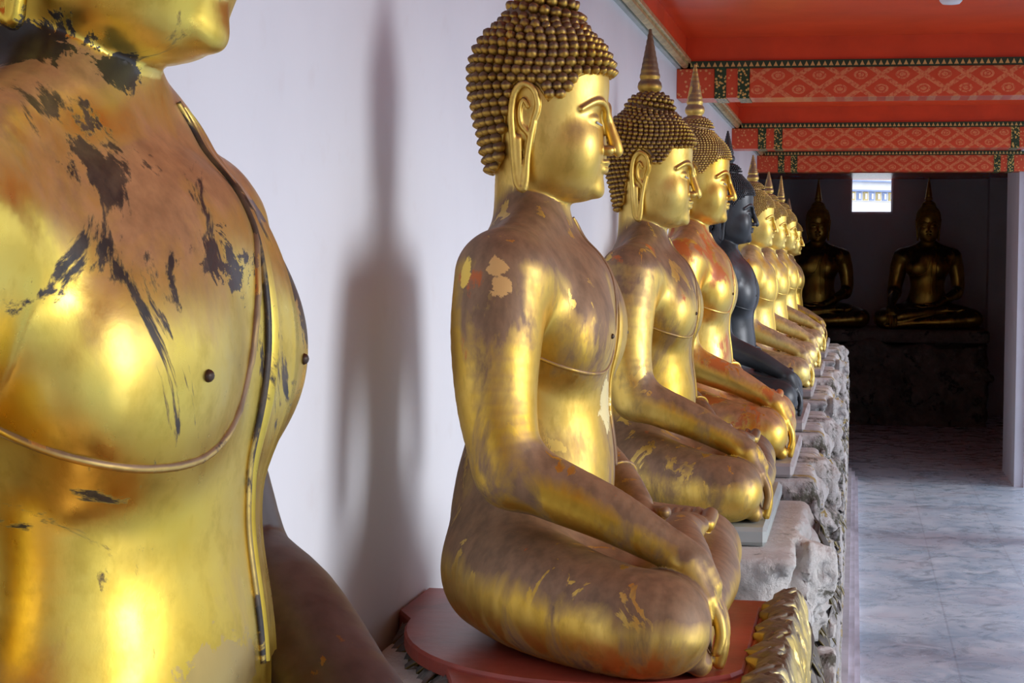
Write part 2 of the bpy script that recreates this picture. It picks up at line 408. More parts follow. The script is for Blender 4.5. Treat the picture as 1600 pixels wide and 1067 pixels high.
def f_face(P):
    d = HEAD(P)
    A = P * np.array([1, 1, 1]); A = np.stack([P[:, 0], np.abs(P[:, 1]), P[:, 2]], 1)
    d = smin(d, ell(A, (.106, .052, 1.015), (.043, .043, .052)), .035)                       # cheek
    # eye sockets
    d = smax(d, -ell(A, (.176, .040, 1.083), (.022, .034, .017)), .022)
    lid = ell(A, (.128, .041, 1.074), (.026, .031, .0175)); d = smin(d, lid, .006)
    d = smin(d, chain(A, [(.137, .012, 1.062, .0032), (.151, .030, 1.0615, .0036), (.145, .052, 1.064, .0036), (.124, .073, 1.071, .003)], 4), .004)   # lower edge of the lid
    brow = chain(A, [(.166, .008, 1.083, .0062), (.1655, .020, 1.100, .0062), (.160, .042, 1.1115, .0058), (.146, .066, 1.110, .0052), (.122, .090, 1.094, .0040)], 4)
    d = smin(d, brow, .010)
    nose = chain(P, [(.158, 0, 1.105, .0100), (.166, 0, 1.080, .0100), (.175, 0, 1.050, .0125), (.183, 0, 1.026, .0145), (.187, 0, 1.013, .0138)], 4)
    d = smin(d, nose, .010)
    d = smin(d, ell(A, (.168, .0185, 1.013), (.016, .0115, .0105)), .006)
    d = smax(d, -ell(A, (.176, .0105, 1.002), (.0075, .0052, .005)), .003)
    # mouth
    up = chain(A, [(.1640, 0, .9865, .0062), (.1645, .007, .9885, .0066), (.158, .020, .9865, .0052), (.148, .033, .985, .0030)], 4)
    lo = chain(A, [(.1600, 0, .9735, .0085), (.156, .012, .9738, .0080), (.148, .027, .979, .0040)], 4)
    d = smin(d, up, .005); d = smin(d, lo, .005)
    d = smax(d, -seg(A, (.176, 0, .9805), (.156, .034, .9840), .0032, .0020), .003)
    d = smax(d, -seg(P, (.178, 0, 1.001), (.172, 0, .994), .0045, .004), .006)
    d = smin(d, ell(P, (.136, 0, .934), (.020, .027, .020)), .018)
    for s in (-1, 1): d = smin(d, f_ear(P, s), .004)
    return d
def f_all(P):
    d = f_body(P)
    for g, lo, hi in ((f_hand, (.26, -.46, .0), (.49, -.25, .32)), (f_lefthand, (.12, -.16, .17), (.32, .18, .31))):
        m = ((P > lo) & (P < hi)).all(1)
        if m.any(): d[m] = smin(d[m], g(P[m]), .010)
    m = P[:, 2] > .86
    if m.any(): d[m] = smin(d[m], f_face(headwarp(P[m])), .014)
    return d

def figure_mesh(name):
    a = polygonise(f_all, (-.22, -.62, -.01), (.49, .62, .892), .0065)
    b = polygonise(f_all, (-.16, -.16, .884), (.21, .16, 1.31), .0030)
    c = None
    return sdf_mesh(name, [a, b])
BODY = figure_mesh('body')

def f_trunk(P):
    d = TORSO(P)
    for s in (-1, 1): d = smin(d, ell(P, (.086, s * .105, .632), (.086, .112, .106)), .045)
    return smin(d, ell(P, (.075, 0, .35), (.070, .13, .11)), .06)
def round_hit(phi, z):
    a = math.radians(phi); u = np.array([math.cos(a), math.sin(a), 0]); ts = np.linspace(.42, .0, 400)
    d = f_trunk(np.array([0, 0, z]) + ts[:, None] * u); i = int(np.argmax(d < 0)); return tuple(np.array([0, 0, z]) + ts[i] * u)
def hit(y, z, fn=f_all, x0=.30, x1=0.0):
    """front surface x at (y, z)"""
    xs = np.linspace(x0, x1, 240); y = float(y); z = float(z)
    d = fn(np.stack([xs, np.full(240, y), np.full(240, z)], 1)); i = int(np.argmax(d < 0))
    if i == 0: return x1
    a, b = d[i - 1], d[i]; return xs[i - 1] + (xs[i] - xs[i - 1]) * a / (a - b)

# hair ---------------------------------------------------------------
HL = np.array([(-.15, .950), (-.095, .950), (-.060, .975), (-.045, 1.05), (-.032, 1.120), (-.005, 1.150), (.030, 1.128), (.052, 1.098), (.075, 1.118), (.105, 1.146), (.140, 1.163), (.20, 1.168)])
def hairline(x): return np.interp(x, HL[:, 0], HL[:, 1])
def ray_out(dirs, sk, r=.35, c=(.015, 0, 1.11)):
    """points where directions from the head's middle leave the skull"""
    c = np.array(c); t0 = np.zeros(len(dirs)); t1 = np.full(len(dirs), r)
    for _ in range(22):
        tm = (t0 + t1) / 2; ins = sk(c + dirs * tm[:, None]) < 0
        t0 = np.where(ins, tm, t0); t1 = np.where(ins, t1, tm)
    return c + dirs * t1[:, None]
ICO = None
def ico():
    global ICO
    if ICO is None:
        import bmesh
        bm = bmesh.new(); bmesh.ops.create_icosphere(bm, subdivisions=2, radius=1)
        ICO = (np.array([v.co[:] for v in bm.verts]), np.array([[v.index for v in f.verts] for f in bm.faces])); bm.free()
    return ICO
def f_cap(P):
    P = headwarp(P)
    d = SKULL(P) - .004
    d = smin(d, ell(P, (.006, 0, 1.290), (.074, .070, .052)), .03)
    return smax(d, hairline(P[:, 0]) + .008 - P[:, 2], .006)
def hair_mesh(name, spacing, cr_, knob=1.0):
    """snail curls in rows over the skull"""
    a = polygonise(f_cap, (-.17, -.16, .93), (.21, .16, 1.37), .005, project=1)
    pts = []
    sk = lambda P: smin(SKULL(headwarp(P)) - .004, ell(P, (.006, 0, 1.290), (.074, .070, .052)), .03)
    n = 0; els = np.linspace(math.radians(-80), math.radians(89.5), 700)
    prof = ray_out(np.stack([-np.cos(els), 0 * els, np.sin(els)], 1), sk); side = ray_out(np.stack([0 * els, np.cos(els), np.sin(els)], 1), sk)
    last = None
    for el, p, q in zip(els, prof, side):
        if last is not None and np.linalg.norm(p - last) < spacing * .84: continue
        last = p; rad = (abs(p[0] - .015) + abs(q[1])) / 2; k = max(1, int(2 * math.pi * rad / spacing))
        for i in range(k):
            az = (i + .5 * (n % 2)) / k * 2 * math.pi
            pts.append((math.cos(el) * math.cos(az), math.cos(el) * math.sin(az), math.sin(el)))
        n += 1
    D = np.array(pts); Pp = ray_out(D, sk)
    m = Pp[:, 2] > hairline(headwarp(Pp)[:, 0]) + cr_ * .3
    # the ears stay free
    m &= ~((np.abs(Pp[:, 0] - .0) < .030) & (Pp[:, 2] < 1.152) & (np.abs(Pp[:, 1]) > .08))
    Pp = Pp[m]; e = .002
    g = np.stack([sk(Pp + np.eye(3)[k] * e) - sk(Pp - np.eye(3)[k] * e) for k in range(3)], 1); g /= np.linalg.norm(g, axis=1)[:, None]
    iv, if_ = ico(); V = [a[0]]; F = [a[1].tolist()]; b = len(a[0]); rs = np.random.RandomState(4)
    for p, nn in zip(Pp, g):
        nv = Vector(nn); q = Vector((0, 0, 1)).rotation_difference(nv).to_matrix(); R = np.array(q)
        v = iv.copy(); zz = v[:, 2]; taper = 1 - .34 * np.clip(zz, 0, 1); v[:, 0] *= taper; v[:, 1] *= taper; v[:, 2] = zz * 1.12 * knob
        s = cr_ * rs.uniform(.86, 1.08) * (.86 if p[0] > .10 else 1)
        V.append(p + nn * s * .35 + (v * s) @ R.T); F.append((if_ + b).tolist()); b += len(v)
    FF = [f for q in F for f in q]
    o = bpy.data.meshes.new(name); o.from_pydata(np.concatenate(V).tolist(), [], FF)
    o.polygons.foreach_set('use_smooth', [True] * len(FF)); o.update(); return o
HAIR_BIG = hair_mesh('hair', .0228, .0128)
HAIR_MID = hair_mesh('hair', .0180, .0100)
HAIR_FINE = hair_mesh('hair', .0130, .0058, .7)

def finial_mesh(top=.0, fat=1.0):
    m = MB(); k = fat
    pr = [(.045 * k, 1.322), (.050 * k, 1.330), (.044 * k, 1.338), (.031 * k, 1.342), (.031 * k, 1.348), (.038 * k, 1.356), (.0405 * k, 1.366), (.038 * k, 1.378), (.031 * k, 1.388), (.0325 * k, 1.394)]
    n = 9; z0 = 1.394; z1 = 1.520 + top
    for i in range(n):
        t = i / n; r = .0315 * (1 - t) + .0025; zz = z0 + (z1 - z0) * t; dz = (z1 - z0) / n
        pr += [(r * k, zz + dz * .15), (r * .97 * k, zz + dz * .6), (r * .90 * k, zz + dz * .92)]
    pr += [(.0015, z1)]
    m.lathe(pr, (.004, 0), 26)
    me = bpy.data.meshes.new('finial'); me.from_pydata(m.V, [], m.F); me.polygons.foreach_set('use_smooth', [True] * len(m.F)); me.update(); return me
FINIAL = finial_mesh(); FINIAL_TALL = finial_mesh(.07); FINIAL_MID = finial_mesh(.035)

# robe: hem ridge, sash strip, cuff -------------------------------------
def polyline_tube(pts, r, off=.0, n=8):
    m = MB(); P = []
    for y, z in cr(pts, 8): P.append((hit(y, z) + off, y, z))
    m.tube(P, [r * (.35 + .65 * min(1, i / 3, (len(P) - 1 - i) / 3)) for i in range(len(P))], n); return m
def as_mesh(m, name, smooth=True):
    me = bpy.data.meshes.new(name); me.from_pydata(m.V, [], m.F)
    if smooth: me.polygons.foreach_set('use_smooth', [True] * len(m.F))
    me.update(); return me
def hem():
    m = MB(); P = [round_hit(p, z) for p, z in cr([(76, .888), (62, .852), (38, .80), (15, .74), (5, .68), (-2, .625), (-12, .580), (-28, .555), (-48, .552), (-66, .566), (-84, .592), (-100, .62)], 8)]
    m.tube(P, .0045, 8); return as_mesh(m, 'robe_hem')
HEM = hem()
def seam_mesh():
    m = MB(); P = []
    for y, z in cr([(.058, .874), (.068, .840), (.049, .76), (.034, .68), (.028, .60), (.028, .50), (.028, .42), (.032, .345)], 10): P.append((hit(y, z) + .0005, y, z))
    m.tube(P, .0042, 8); return as_mesh(m, 'sash_seam')
SEAM = seam_mesh()
def sash_mesh():
    V = []; F = []; rows = cr([(.060, .870), (.070, .840), (.050, .76), (.035, .68), (.030, .60), (.030, .50), (.030, .42), (.034, .345)], 8); nu = 9; W = .060
    for (y, z) in rows:
        for i in range(nu):
            u = i / (nu - 1); yy = y + W * min(1, max(.05, (.885 - z) / .09)) * u; e = min(u, 1 - u) * (nu - 1)
            V.append((hit(yy, z) + (.0042 if e >= 1 else -.002) + (.002 if e == 1 else 0), yy, z))
    for r in range(len(rows) - 1):
        for i in range(nu - 1):
            a = r * nu + i; F.append((a, a + 1, a + nu + 1, a + nu))
    me = bpy.data.meshes.new('sash'); me.from_pydata(V, [], F); me.polygons.foreach_set('use_smooth', [True] * len(F)); me.update(); return me
SASH = sash_mesh()
def cuff_mesh():
    m = MB(); a = Vector((.150, .183, .297)); t = Vector((.06, -.07, -.044)).normalized(); u = t.orthogonal().normalized(); v = t.cross(u)
    P = [a + (u * math.cos(k / 24 * 2 * math.pi) + v * math.sin(k / 24 * 2 * math.pi)) * .0455 for k in range(25)]
    m.tube(P, .0052, 8, cap=False); return as_mesh(m, 'robe_cuff')
CUFF = cuff_mesh()
def sleeve_mesh():
    f = lambda P: smax(chain(P, [(-.02, .312, .46, .076), (.01, .305, .37, .080), (.095, .240, .330, .080), (.165, .178, .290, .074), (.235, .120, .240, .066), (.31, .060, .185, .056)], 4), P[:, 0] * .78 + P[:, 2] * -.62 - .115, .004)
    h_ = lambda P: smin(f(P), chain(P, [(.08, .24, .24, .080), (.17, .17, .20, .085), (.27, .09, .13, .085)], 3), .03)
    g = lambda P: smin(h_(P), chain(P, [(.205, .145, .262, .0725), (.218, .134, .252, .0725)], 2), .004)
    return sdf_mesh('sleeve', [polygonise(g, (-.12, .0, .12), (.42, .42, .56), .007)])
SLEEVE = sleeve_mesh()
def nipple_mesh(s):
    y, z = s * .118, .627; x = hit(y, z); m = MB()
    iv, fi = ico(); m.add((iv * np.array([.0055, .0058, .0058]) + np.array([x, y, z])).tolist(), fi.tolist()); return as_mesh(m, 'nipple')
NIPPLES = [nipple_mesh(-1), nipple_mesh(1)]
def eye_mesh(s):
    m = MB(); P = []
    for y, z in ((.020, 1.0655), (.033, 1.0650), (.048, 1.0665), (.060, 1.069)): P.append((hit(s * y, z) + .0008, s * y, z))
    m.tube(cr(P, 4), .0026, 8); return as_mesh(m, 'eye')
EYES = [eye_mesh(-1), eye_mesh(1)]

# ------------------------------------------------------------------ materials
M = {}
M['gold2'] = gilt('worn_gold_leaf', 2, gold_a=(.60, .37, .05), gold_b=(.84, .60, .16), dust_amt=.24, red=.655, wear=1.0, rough=(.38, .52), dust_rough=.56,
    spots=[((-.02, -.36, .770), (.020, .03, .018), (.72, .45, .16), .3), ((-.012, -.36, .730), (.020, .03, .022), (.72, .45, .16), .3), ((-.085, -.33, .75), (.010, .03, .030), (.80, .58, .12), .8), ((.145, -.02, .48), (.03, .045, .050), (.95, .80, .40), .9)])
M['gold3'] = gilt('dusty_gold_leaf', 3, dust_amt=.17, wear=.8, gold_a=(.64, .40, .055), gold_b=(.86, .63, .18), rough=(.36, .50), red=.64, chips=.60)
M['gold1'] = gilt('polished_gold_black_lacquer', 1, gold_a=(.74, .50, .060), gold_b=(.88, .68, .16), dust=(.46, .27, .12), dust_amt=-.02, dust_metal=.30, dust_rough=.34, black=.585, rough=(.27, .39), chips=.70,
    spots=[((-.02, -.075, .90), (.06, .05, .035), (.03, .024, .018), 0.), ((.05, -.045, .888), (.03, .03, .018), (.03, .024, .018), 0.), ((.14, .16, .71), (.06, .055, .085), (.030, .027, .026), 0.),
           ((.15, .13, .78), (.06, .05, .035), (.16, .15, .15), 0.), ((.13, -.03, .72), (.04, .05, .035), (.03, .022, .015), 0.), ((.155, -.05, .36), (.05, .06, .03), (.62, .43, .14), .95)], streak=(1, 1, .7))
M['gold4'] = gilt('gold_over_orange_lacquer', 4, dust_amt=-.05, dust=(.40, .20, .09), red=.54, chips=.56)
M['gold6'] = gilt('pale_gold_leaf', 6, gold_a=(.84, .60, .13), gold_b=(.95, .78, .30), dust=(.42, .29, .17), dust_amt=-.08, rough=(.46, .58))
M['gold_dark'] = gilt('dark_gold_leaf', 8, gold_a=(.42, .25, .04), gold_b=(.65, .42, .09), dust=(.06, .04, .025), dust_amt=.12, dust_metal=.5)  # darker gold and near-black dust for the two end figures
M['hairgold'] = gilt('gilded_curls', 11, face=0, gold_a=(.50, .30, .05), gold_b=(.72, .48, .12), dust=(.14, .080, .042), dust_amt=.48, rough=(.38, .5))
M['hairgold_light'] = gilt('pale_gilded_curls', 12, face=0, gold_a=(.6, .38, .07), gold_b=(.8, .56, .16), dust=(.24, .15, .085), dust_amt=.30, rough=(.38, .5))
M['bronze'] = plain('dark_lacquered_bronze', (.045, .050, .055), .38, .35, .35, 5, .1, 20)
M['seam'] = gilt('blackened_seam', 33, gold_a=(.45, .32, .08), gold_b=(.62, .45, .14), dust=(.06, .05, .04), dust_amt=.2, black=.46, streak=(1, 1, 1))
M['sleeve'] = gilt('dark_dusty_lacquered_sleeve', 31, gold_a=(.20, .12, .04), gold_b=(.34, .22, .08), dust=(.062, .046, .040), chips=.68, dust_amt=.60, dust_metal=.2, dust_rough=.42)
M['nipple'] = plain('dark_worn_lacquer', (.06, .035, .02), .4, .3)
M['pearl'] = plain('mother_of_pearl', (.45, .47, .46), .25)
M['robe_dark'] = gilt('blackened_robe_hem', 14, gold_a=(.42, .27, .08), gold_b=(.70, .48, .15), dust=(.22, .14, .08), dust_amt=.2, black=.56)

def statue(x, y, s, z, mat, hair, fin, label, hmat='hairgold', rz=0.0, detail=True, robe=None, finmat=None, wide=1.0, tall=1.0):
    t = empty('buddha_statue', (x, y, z), label, 'statue', None)
    t.scale = (s, s * wide, s * tall); t.rotation_euler = (0, 0, rz)
    def part(name, me, m, under=None):
        me = me if (len(me.materials) == 0) else me.copy()
        if len(me.materials) == 0: me = me.copy()
        me.materials.clear(); me.materials.append(m)
        o = bpy.data.objects.new(name, me); return link(o, under or t)
    body = part('body', BODY, M[mat]); part('hair', hair, M[hmat])
    part('finial', fin, M[finmat or hmat])
    part('robe_hem', HEM, M[robe or mat]); part('sash', SASH, M[mat]); (part('robe_cuff', CUFF, M[robe or mat]) if wide == 1 else None)
    if detail: part('sash_seam', SEAM, M['seam' if wide > 1 else mat])
    if wide > 1: part('sleeve', SLEEVE, M['sleeve'])
    if detail:
        for k in (0, 1): part('nipple', NIPPLES[k], M['nipple' if mat != 'bronze' else 'bronze'], body)
        for k in (0, 1): part('eye', EYES[k], M['pearl' if mat != 'bronze' else 'bronze'], body)
    return t

ROW = [  # x, y, scale, base z (from eye height)
    (-.780, 1.80, 1.06, -.81), (-.662, 3.87, 1.00, -.783), (-.665, 5.97, .985, -.785), (-.675, 7.78, 1.035, -.785), (-.670, 9.75, .965, -.785),
    (-.660, 12.0, .965, -.785), (-.660, 14.2, .965, -.785), (-.665, 16.7, .975, -.785), (-.665, 18.7, .93, -.785)]
spec = [
    ('gold1', HAIR_BIG, FINIAL, 'gilded seated Buddha statue with black lacquer patches, nearest, its head cut by the frame', dict(robe='robe_dark', wide=1.22, tall=1.052)),
    ('gold2', HAIR_BIG, FINIAL, 'worn gold seated Buddha statue with large snail curls on the red slab', {}),
    ('gold3', HAIR_MID, FINIAL_MID, 'dusty gold seated Buddha statue with small curls on the pale teal slab', {}),
    ('gold4', HAIR_FINE, FINIAL_MID, 'gold seated Buddha statue with orange lacquer patches, just before the black one', dict(hmat='hairgold_light')),
    ('bronze', HAIR_FINE, FINIAL, 'black seated Buddha statue, the only dark one in the gilded row', dict(hmat='bronze')),
    ('gold6', HAIR_FINE, FINIAL, 'pale gold seated Buddha statue directly behind the black one', dict(hmat='hairgold_light', detail=False)),
    ('gold6', HAIR_FINE, FINIAL, 'pale gold seated Buddha statue, second one behind the black statue', dict(hmat='hairgold_light', detail=False)),
    ('gold6', HAIR_FINE, FINIAL_TALL, 'pale gold seated Buddha statue with a tall pinkish spire, third behind the black one', dict(hmat='hairgold_light', detail=False)),
    ('gold3', HAIR_FINE, FINIAL, 'farthest gilded Buddha statue of the side row, mostly hidden behind the tall-spired one', dict(detail=False)),
]
for (x, y, s, z), (mat, hr, fn_, lab, kw) in zip(ROW, spec):
    statue(x, y, s, H + z, mat, hr, fn_, lab, **kw)
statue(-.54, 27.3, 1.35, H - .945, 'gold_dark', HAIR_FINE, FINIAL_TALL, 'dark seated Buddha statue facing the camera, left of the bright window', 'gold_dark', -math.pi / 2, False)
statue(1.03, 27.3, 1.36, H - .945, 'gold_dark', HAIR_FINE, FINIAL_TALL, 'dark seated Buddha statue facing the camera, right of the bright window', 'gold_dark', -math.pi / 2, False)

# ------------------------------------------------------------------ materials of the place
def wall_material():
    t = NT('whitewashed_plaster'); v = t.obj()
    n = t.noise(v, 1.3, 5); n2 = t.noise(v, 9, 6)
    col = t.mix(t.ramp(n, .3, .7), (.70, .735, .79), (.77, .805, .855))
    col = t.mix(t.math('MULTIPLY', t.ramp(n2, .60, .75), .25), col, (.62, .60, .62))
    return t.done(color=col, rough=.55, spec=.3, normal=t.bump(n2, .12, .004))
M['wall'] = wall_material()
M['column'] = plain('pale_lavender_plaster', (.80, .80, .88), .5, 0, .05, 2)
def marble():
    t = NT('pale_blue_marble'); v = t.obj()
    n = t.noise(t.obj(scale=(1.0, .8, 1)), 1.6, 8, .62, 1.6); n2 = t.noise(v, 3.2, 8, .65, 1.6); n3 = t.noise(v, .9, 3)
    col = t.mix(t.ramp(n, .36, .62), (.50, .64, .77), (.78, .88, .97))
    col = t.mix(t.math('MULTIPLY', t.ramp(n2, .52, .66), .55), col, (.86, .91, .97))
    col = t.mix(t.math('MULTIPLY', t.ramp(n2, .43, .34), .6), col, (.30, .36, .44))
    col = t.mix(t.math('MULTIPLY', t.ramp(n3, .52, .66), .45), col, (.72, .66, .72))
    br = t.n('ShaderNodeTexBrick', {'Vector': v, 'Scale': 1.0, 'Mortar Size': .006, 'Brick Width': .6, 'Row Height': .6, 'Color1': (1, 1, 1, 1), 'Color2': (.86, .88, .9, 1), 'Mortar': (.72, .72, .74, 1)})
    br.offset = 0
    mul = t.n('ShaderNodeMix', data_type='RGBA', blend_type='MULTIPLY'); mul.inputs[0].default_value = .8
    t.t.links.new(col, mul.inputs[6]); t.t.links.new(br.outputs[0], mul.inputs[7])
    return t.done(color=mul.outputs[2], rough=t.fmix(t.ramp(n2, .4, .6), .22, .38), spec=.5)
M['marble'] = marble()
M['kerb'] = plain('grey_lilac_marble', (.62, .60, .68), .25, 0, .15, 4)
M['red'] = plain('glossy_red_paint', (.80, .075, .014), .25, 0, .10, 2)
M['red_dull'] = plain('red_painted_board', (.74, .070, .015), .35, 0, .12, 3)
M['gold_trim'] = plain('gilded_moulding', (.60, .50, .24), .38, .7, .25, 12)
M['pale_trim'] = plain('pale_green_cornice_paint', (.50, .54, .50), .5, 0, .1, 6)
def beam_pattern():
    """stencilled gold lattice with rosettes on red"""
    t = NT('red_beam_with_gold_lattice'); tc = t.n('ShaderNodeTexCoord'); sp = t.n('ShaderNodeSeparateXYZ', {0: tc.outputs['Object']})
    x, z = sp.outputs[0], sp.outputs[2]
    u = t.math('DIVIDE', x, .228); v = t.math('DIVIDE', t.math('SUBTRACT', z, .045), .155)
    a = t.math('ADD', u, v); b = t.math('SUBTRACT', u, v)
    fa = t.math('ABSOLUTE', t.math('SUBTRACT', t.math('FRACT', t.math('ADD', a, 50.0)), .5)); fb = t.math('ABSOLUTE', t.math('SUBTRACT', t.math('FRACT', t.math('ADD', b, 50.0)), .5))
    ln = t.math('MAXIMUM', t.math('LESS_THAN', fa, .10), t.math('LESS_THAN', fb, .10))
    da = t.math('SUBTRACT', .5, fa); db = t.math('SUBTRACT', .5, fb)
    r = t.math('SQRT', t.math('ADD', t.math('MULTIPLY', da, da), t.math('MULTIPLY', db, db)))
    ros = t.math('LESS_THAN', r, .235); core = t.math('LESS_THAN', t.math('ABSOLUTE', t.math('SUBTRACT', r, .13)), .022)
    pat = t.math('MAXIMUM', ln, t.math('SUBTRACT', ros, core))
    nz = t.noise(tc.outputs['Object'], 60, 4, .6); pat = t.math('MULTIPLY', pat, t.ramp(nz, .36, .55))
    col = t.mix(t.math('MULTIPLY', pat, .85), (.68, .075, .020), (.82, .31, .12))
    return t.done(color=col, metal=t.math('MULTIPLY', pat, .35), rough=.34, normal=t.bump(pat, .5, .004))
M['beam'] = beam_pattern()
def beam_end():
    t = NT('red_beam_end_with_gold_sprigs'); v = t.obj(); w_ = t.n('ShaderNodeTexVoronoi', {'Vector': v, 'Scale': 42.0}).outputs[0]
    p = t.math('LESS_THAN', w_, .30); col = t.mix(p, (.68, .075, .02), (.80, .34, .12)); return t.done(color=col, rough=.35)
M['beam_end'] = beam_end()
def green_gold(name, sx, sz):
    t = NT(name); v = t.obj(scale=(sx, sx, sz)); w_ = t.n('ShaderNodeTexVoronoi', {'Vector': v, 'Scale': 1.0}, ).outputs[0]
    p = t.ramp(w_, .46, .36); col = t.mix(p, (.012, .05, .015), (.75, .55, .16)); return t.done(color=col, metal=t.math('MULTIPLY', p, .7), rough=.35)
M['green_gold'] = green_gold('green_band_with_gold_leaves', 60, 60)
def tooth():
    t = NT('dark_green_strip_with_gold_teeth'); tc = t.n('ShaderNodeTexCoord'); sp = t.n('ShaderNodeSeparateXYZ', {0: tc.outputs['Object']})
    f = t.math('ABSOLUTE', t.math('SUBTRACT', t.math('FRACT', t.math('DIVIDE', t.math('ADD', sp.outputs[0], 10.0), .034)), .5))
    h = t.math('DIVIDE', t.math('SUBTRACT', sp.outputs[2], .167), .040)
    p = t.math('MULTIPLY', t.math('LESS_THAN', t.math('MULTIPLY_ADD', f, 1.8, h), .85), t.math('GREATER_THAN', h, .18))
    return t.done(color=t.mix(p, (.012, .045, .018), (.66, .50, .17)), metal=t.math('MULTIPLY', p, .6), rough=.35)
M['tooth'] = tooth()
def rock(name, seed, a=(.70, .655, .60), b=(.86, .83, .79), dark=(.13, .12, .085), amt=.575, gold=9.):
    t = NT(name); o = (seed, seed * 2, 0); v = t.obj(o)
    n = t.noise(v, 4, 8, .65, .4); n2 = t.noise(v, 22, 8, .7)
    col = t.mix(t.ramp(n, .35, .65), a, b)
    dm = t.math('MULTIPLY', t.ramp(t.noise(v, 3.2, 9, .7, .8), amt, amt + .05), t.ramp(n2, .38, .52))
    col = t.mix(dm, col, dark)
    if gold < 5: col = t.mix(t.ramp(t.noise(v, 6, 6, .7, .5), gold, gold + .03), col, (.42, .30, .10))
    return t.done(color=col, rough=.72, normal=t.bump(t.math('ADD', n, n2), 1.0, .03))
M['rock'] = rock('cream_plaster_rock', 1)
M['rock_grey'] = rock('grey_weathered_rock', 5, (.42, .39, .38), (.72, .69, .68), (.09, .085, .06), .52, .57)
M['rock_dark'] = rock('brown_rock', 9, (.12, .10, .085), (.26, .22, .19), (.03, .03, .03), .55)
M['slab_red'] = plain('dusty_red_lacquer', (.30, .050, .032), .42, 0, .35, 3.5, .1, 30)
M['slab_teal'] = plain('pale_teal_plaster_slab', (.36, .40, .39), .45, 0, .12, 4)
M['slab_grey'] = plain('lilac_grey_plaster_slab', (.34, .31, .31), .5, 0, .25, 4)
M['leaf_gilt'] = gilt('gilded_leaf_carving', 21, gold_a=(.50, .38, .13), gold_b=(.74, .60, .26), dust=(.20, .17, .12), dust_amt=-.12, streak=(1, 1, 1), rough=(.42, .55))
M['leaf_dark'] = gilt('blackened_leaf_carving', 22, gold_a=(.16, .13, .05), gold_b=(.34, .27, .10), dust=(.13, .12, .11), dust_amt=.15, streak=(1, 1, 1), rough=(.4, .5))
M['white'] = plain('white_enamel', (.85, .85, .88), .3, 0, .03)
M['step'] = plain('dark_mortar_line', (.30, .12, .09), .6)

# ------------------------------------------------------------------ room
def struct(name, m, mat, label=None):
    o = m.build(name, mat); o['kind'] = 'structure'
    if label: o['label'] = label; 
    return o
WX = -1.01; EY = 28.7; RX = 1.62
BEAM_Y = [-3.1, 1.4, 5.95, 10.5, 15.25, 19.2]
m = MB(); m.box(-2.8, 9, -8.3, EY + .3, -.2, 0); struct('floor', m, M['marble'], 'pale blue marble gallery floor')
m = MB(); m.box(WX - .35, WX, -8, 19.5, -.2, 4.1); m.box(-2.7, WX - .3, 19.2, 19.5, 0, 4.1); struct('wall_left', m, M['wall'], 'whitewashed wall behind the row of statues')
m = MB()                                     # end wall with its window opening
X0, X1, Z0, Z1 = -.08, .545, H + .735, H + 1.42
for b in ((-2.7, X0, 0, 4.1), (X1, 5, 0, 4.1), (X0, X1, 0, Z0), (X0, X1, Z1, 4.1)): m.box(b[0], b[1], EY, EY + .3, b[2], b[3])
m.box(1.95, 2.30, EY - .45, EY, 0, 4.1)
m4 = MB(); m4.box(-2.8, -2.55, 19.5, EY, 0, 4.1); struct('wall_far_left', m4, M['wall'], 'shaded side wall beyond the statue row')
struct('wall_end', m, M['wall'], 'shaded end wall with a small bright window')
m = MB()
for a in (X0 - .03, X1 - .02): m.box(a, a + .05, EY + .1, EY + .16, Z0, Z1)
m.box(X0, X1, EY + .1, EY + .16, Z0 - .02, Z0 + .03); m.box(X0, X1, EY + .1, EY + .16, Z1 - .03, Z1 + .02)
struct('window_1', m, M['column'], 'small square window in the end wall')
m = MB(); m.box(WX, 5, -8.3, -8, 0, 4.1); struct('wall_back', m, M['wall'])
m = MB()                                     # arcade towards the courtyard: piers, lintel, closed beyond the last pier
for y in (-3.1, 1.4, 5.95, 10.6, 15.3): m.box(RX, RX + .36, y - .04, y + .36, 0, H + 1.12)
m.box(RX, RX + .5, -8, 19.3, H + 1.12, 4.1)
m.box(RX, RX + .9, 19.3, 20.8, 0, 4.1); m.box(RX + .09, 6, 19.24, 19.3, 0, 4.1); m.box(5, 5.3, 20.8, EY, 0, 4.1); m.box(RX + .9, 5.3, 20.5, 20.8, 0, 4.1)
struct('wall_right', m, M['column'], 'white pier at the end of the open arcade')
m = MB(); m.box(WX, RX + .5, -8, 19.3, H + 1.257, H + 1.40); m.box(-2.7, 5.3, 19.3, EY + .3, H + 1.257, H + 1.40)
struct('ceiling', m, M['red'], 'glossy red painted ceiling')
m = MB(); m.box(WX - .4, 3.1, -8.3, 19.3, H + 1.5, H + 1.6); m.box(-3, 5.6, 19.3, EY + .4, H + 1.5, H + 1.6)  # unseen roof slab over the ceiling, overhanging the arcade
struct('roof_slab', m, M['column'])
ys = [-8] + BEAM_Y
m1, m2, m3 = MB(), MB(), MB()
for a, b in zip(ys[:-1], ys[1:]):
    a2 = a + .30 if a > -8 else a
    m1.box(WX, WX + .022, a2, b, H + 1.086, H + 1.140)
    m2.tube([(WX + .045, a2, H + 1.108), (WX + .045, b, H + 1.108)], .022, 10); m2.box(WX + .01, WX + .082, a2, b, H + 1.115, H + 1.135)
    m3.box(WX + .0, WX + .052, a2, b, H + 1.135, H + 1.257)
struct('trim_1', m1, M['pale_trim'], 'pale green strip at the top of the wall'); struct('trim_2', m2, M['gold_trim'], 'gold moulding along the wall under the red ceiling'); struct('trim_3', m3, M['red_dull'])
m = MB(); m.box(-.9, -.006, -8, 19.6, 0, .12); m.box(-.9, .028, -8, 19.6, 0, .085, ); m.box(-.9, .058, -8, 19.6, 0, .03)
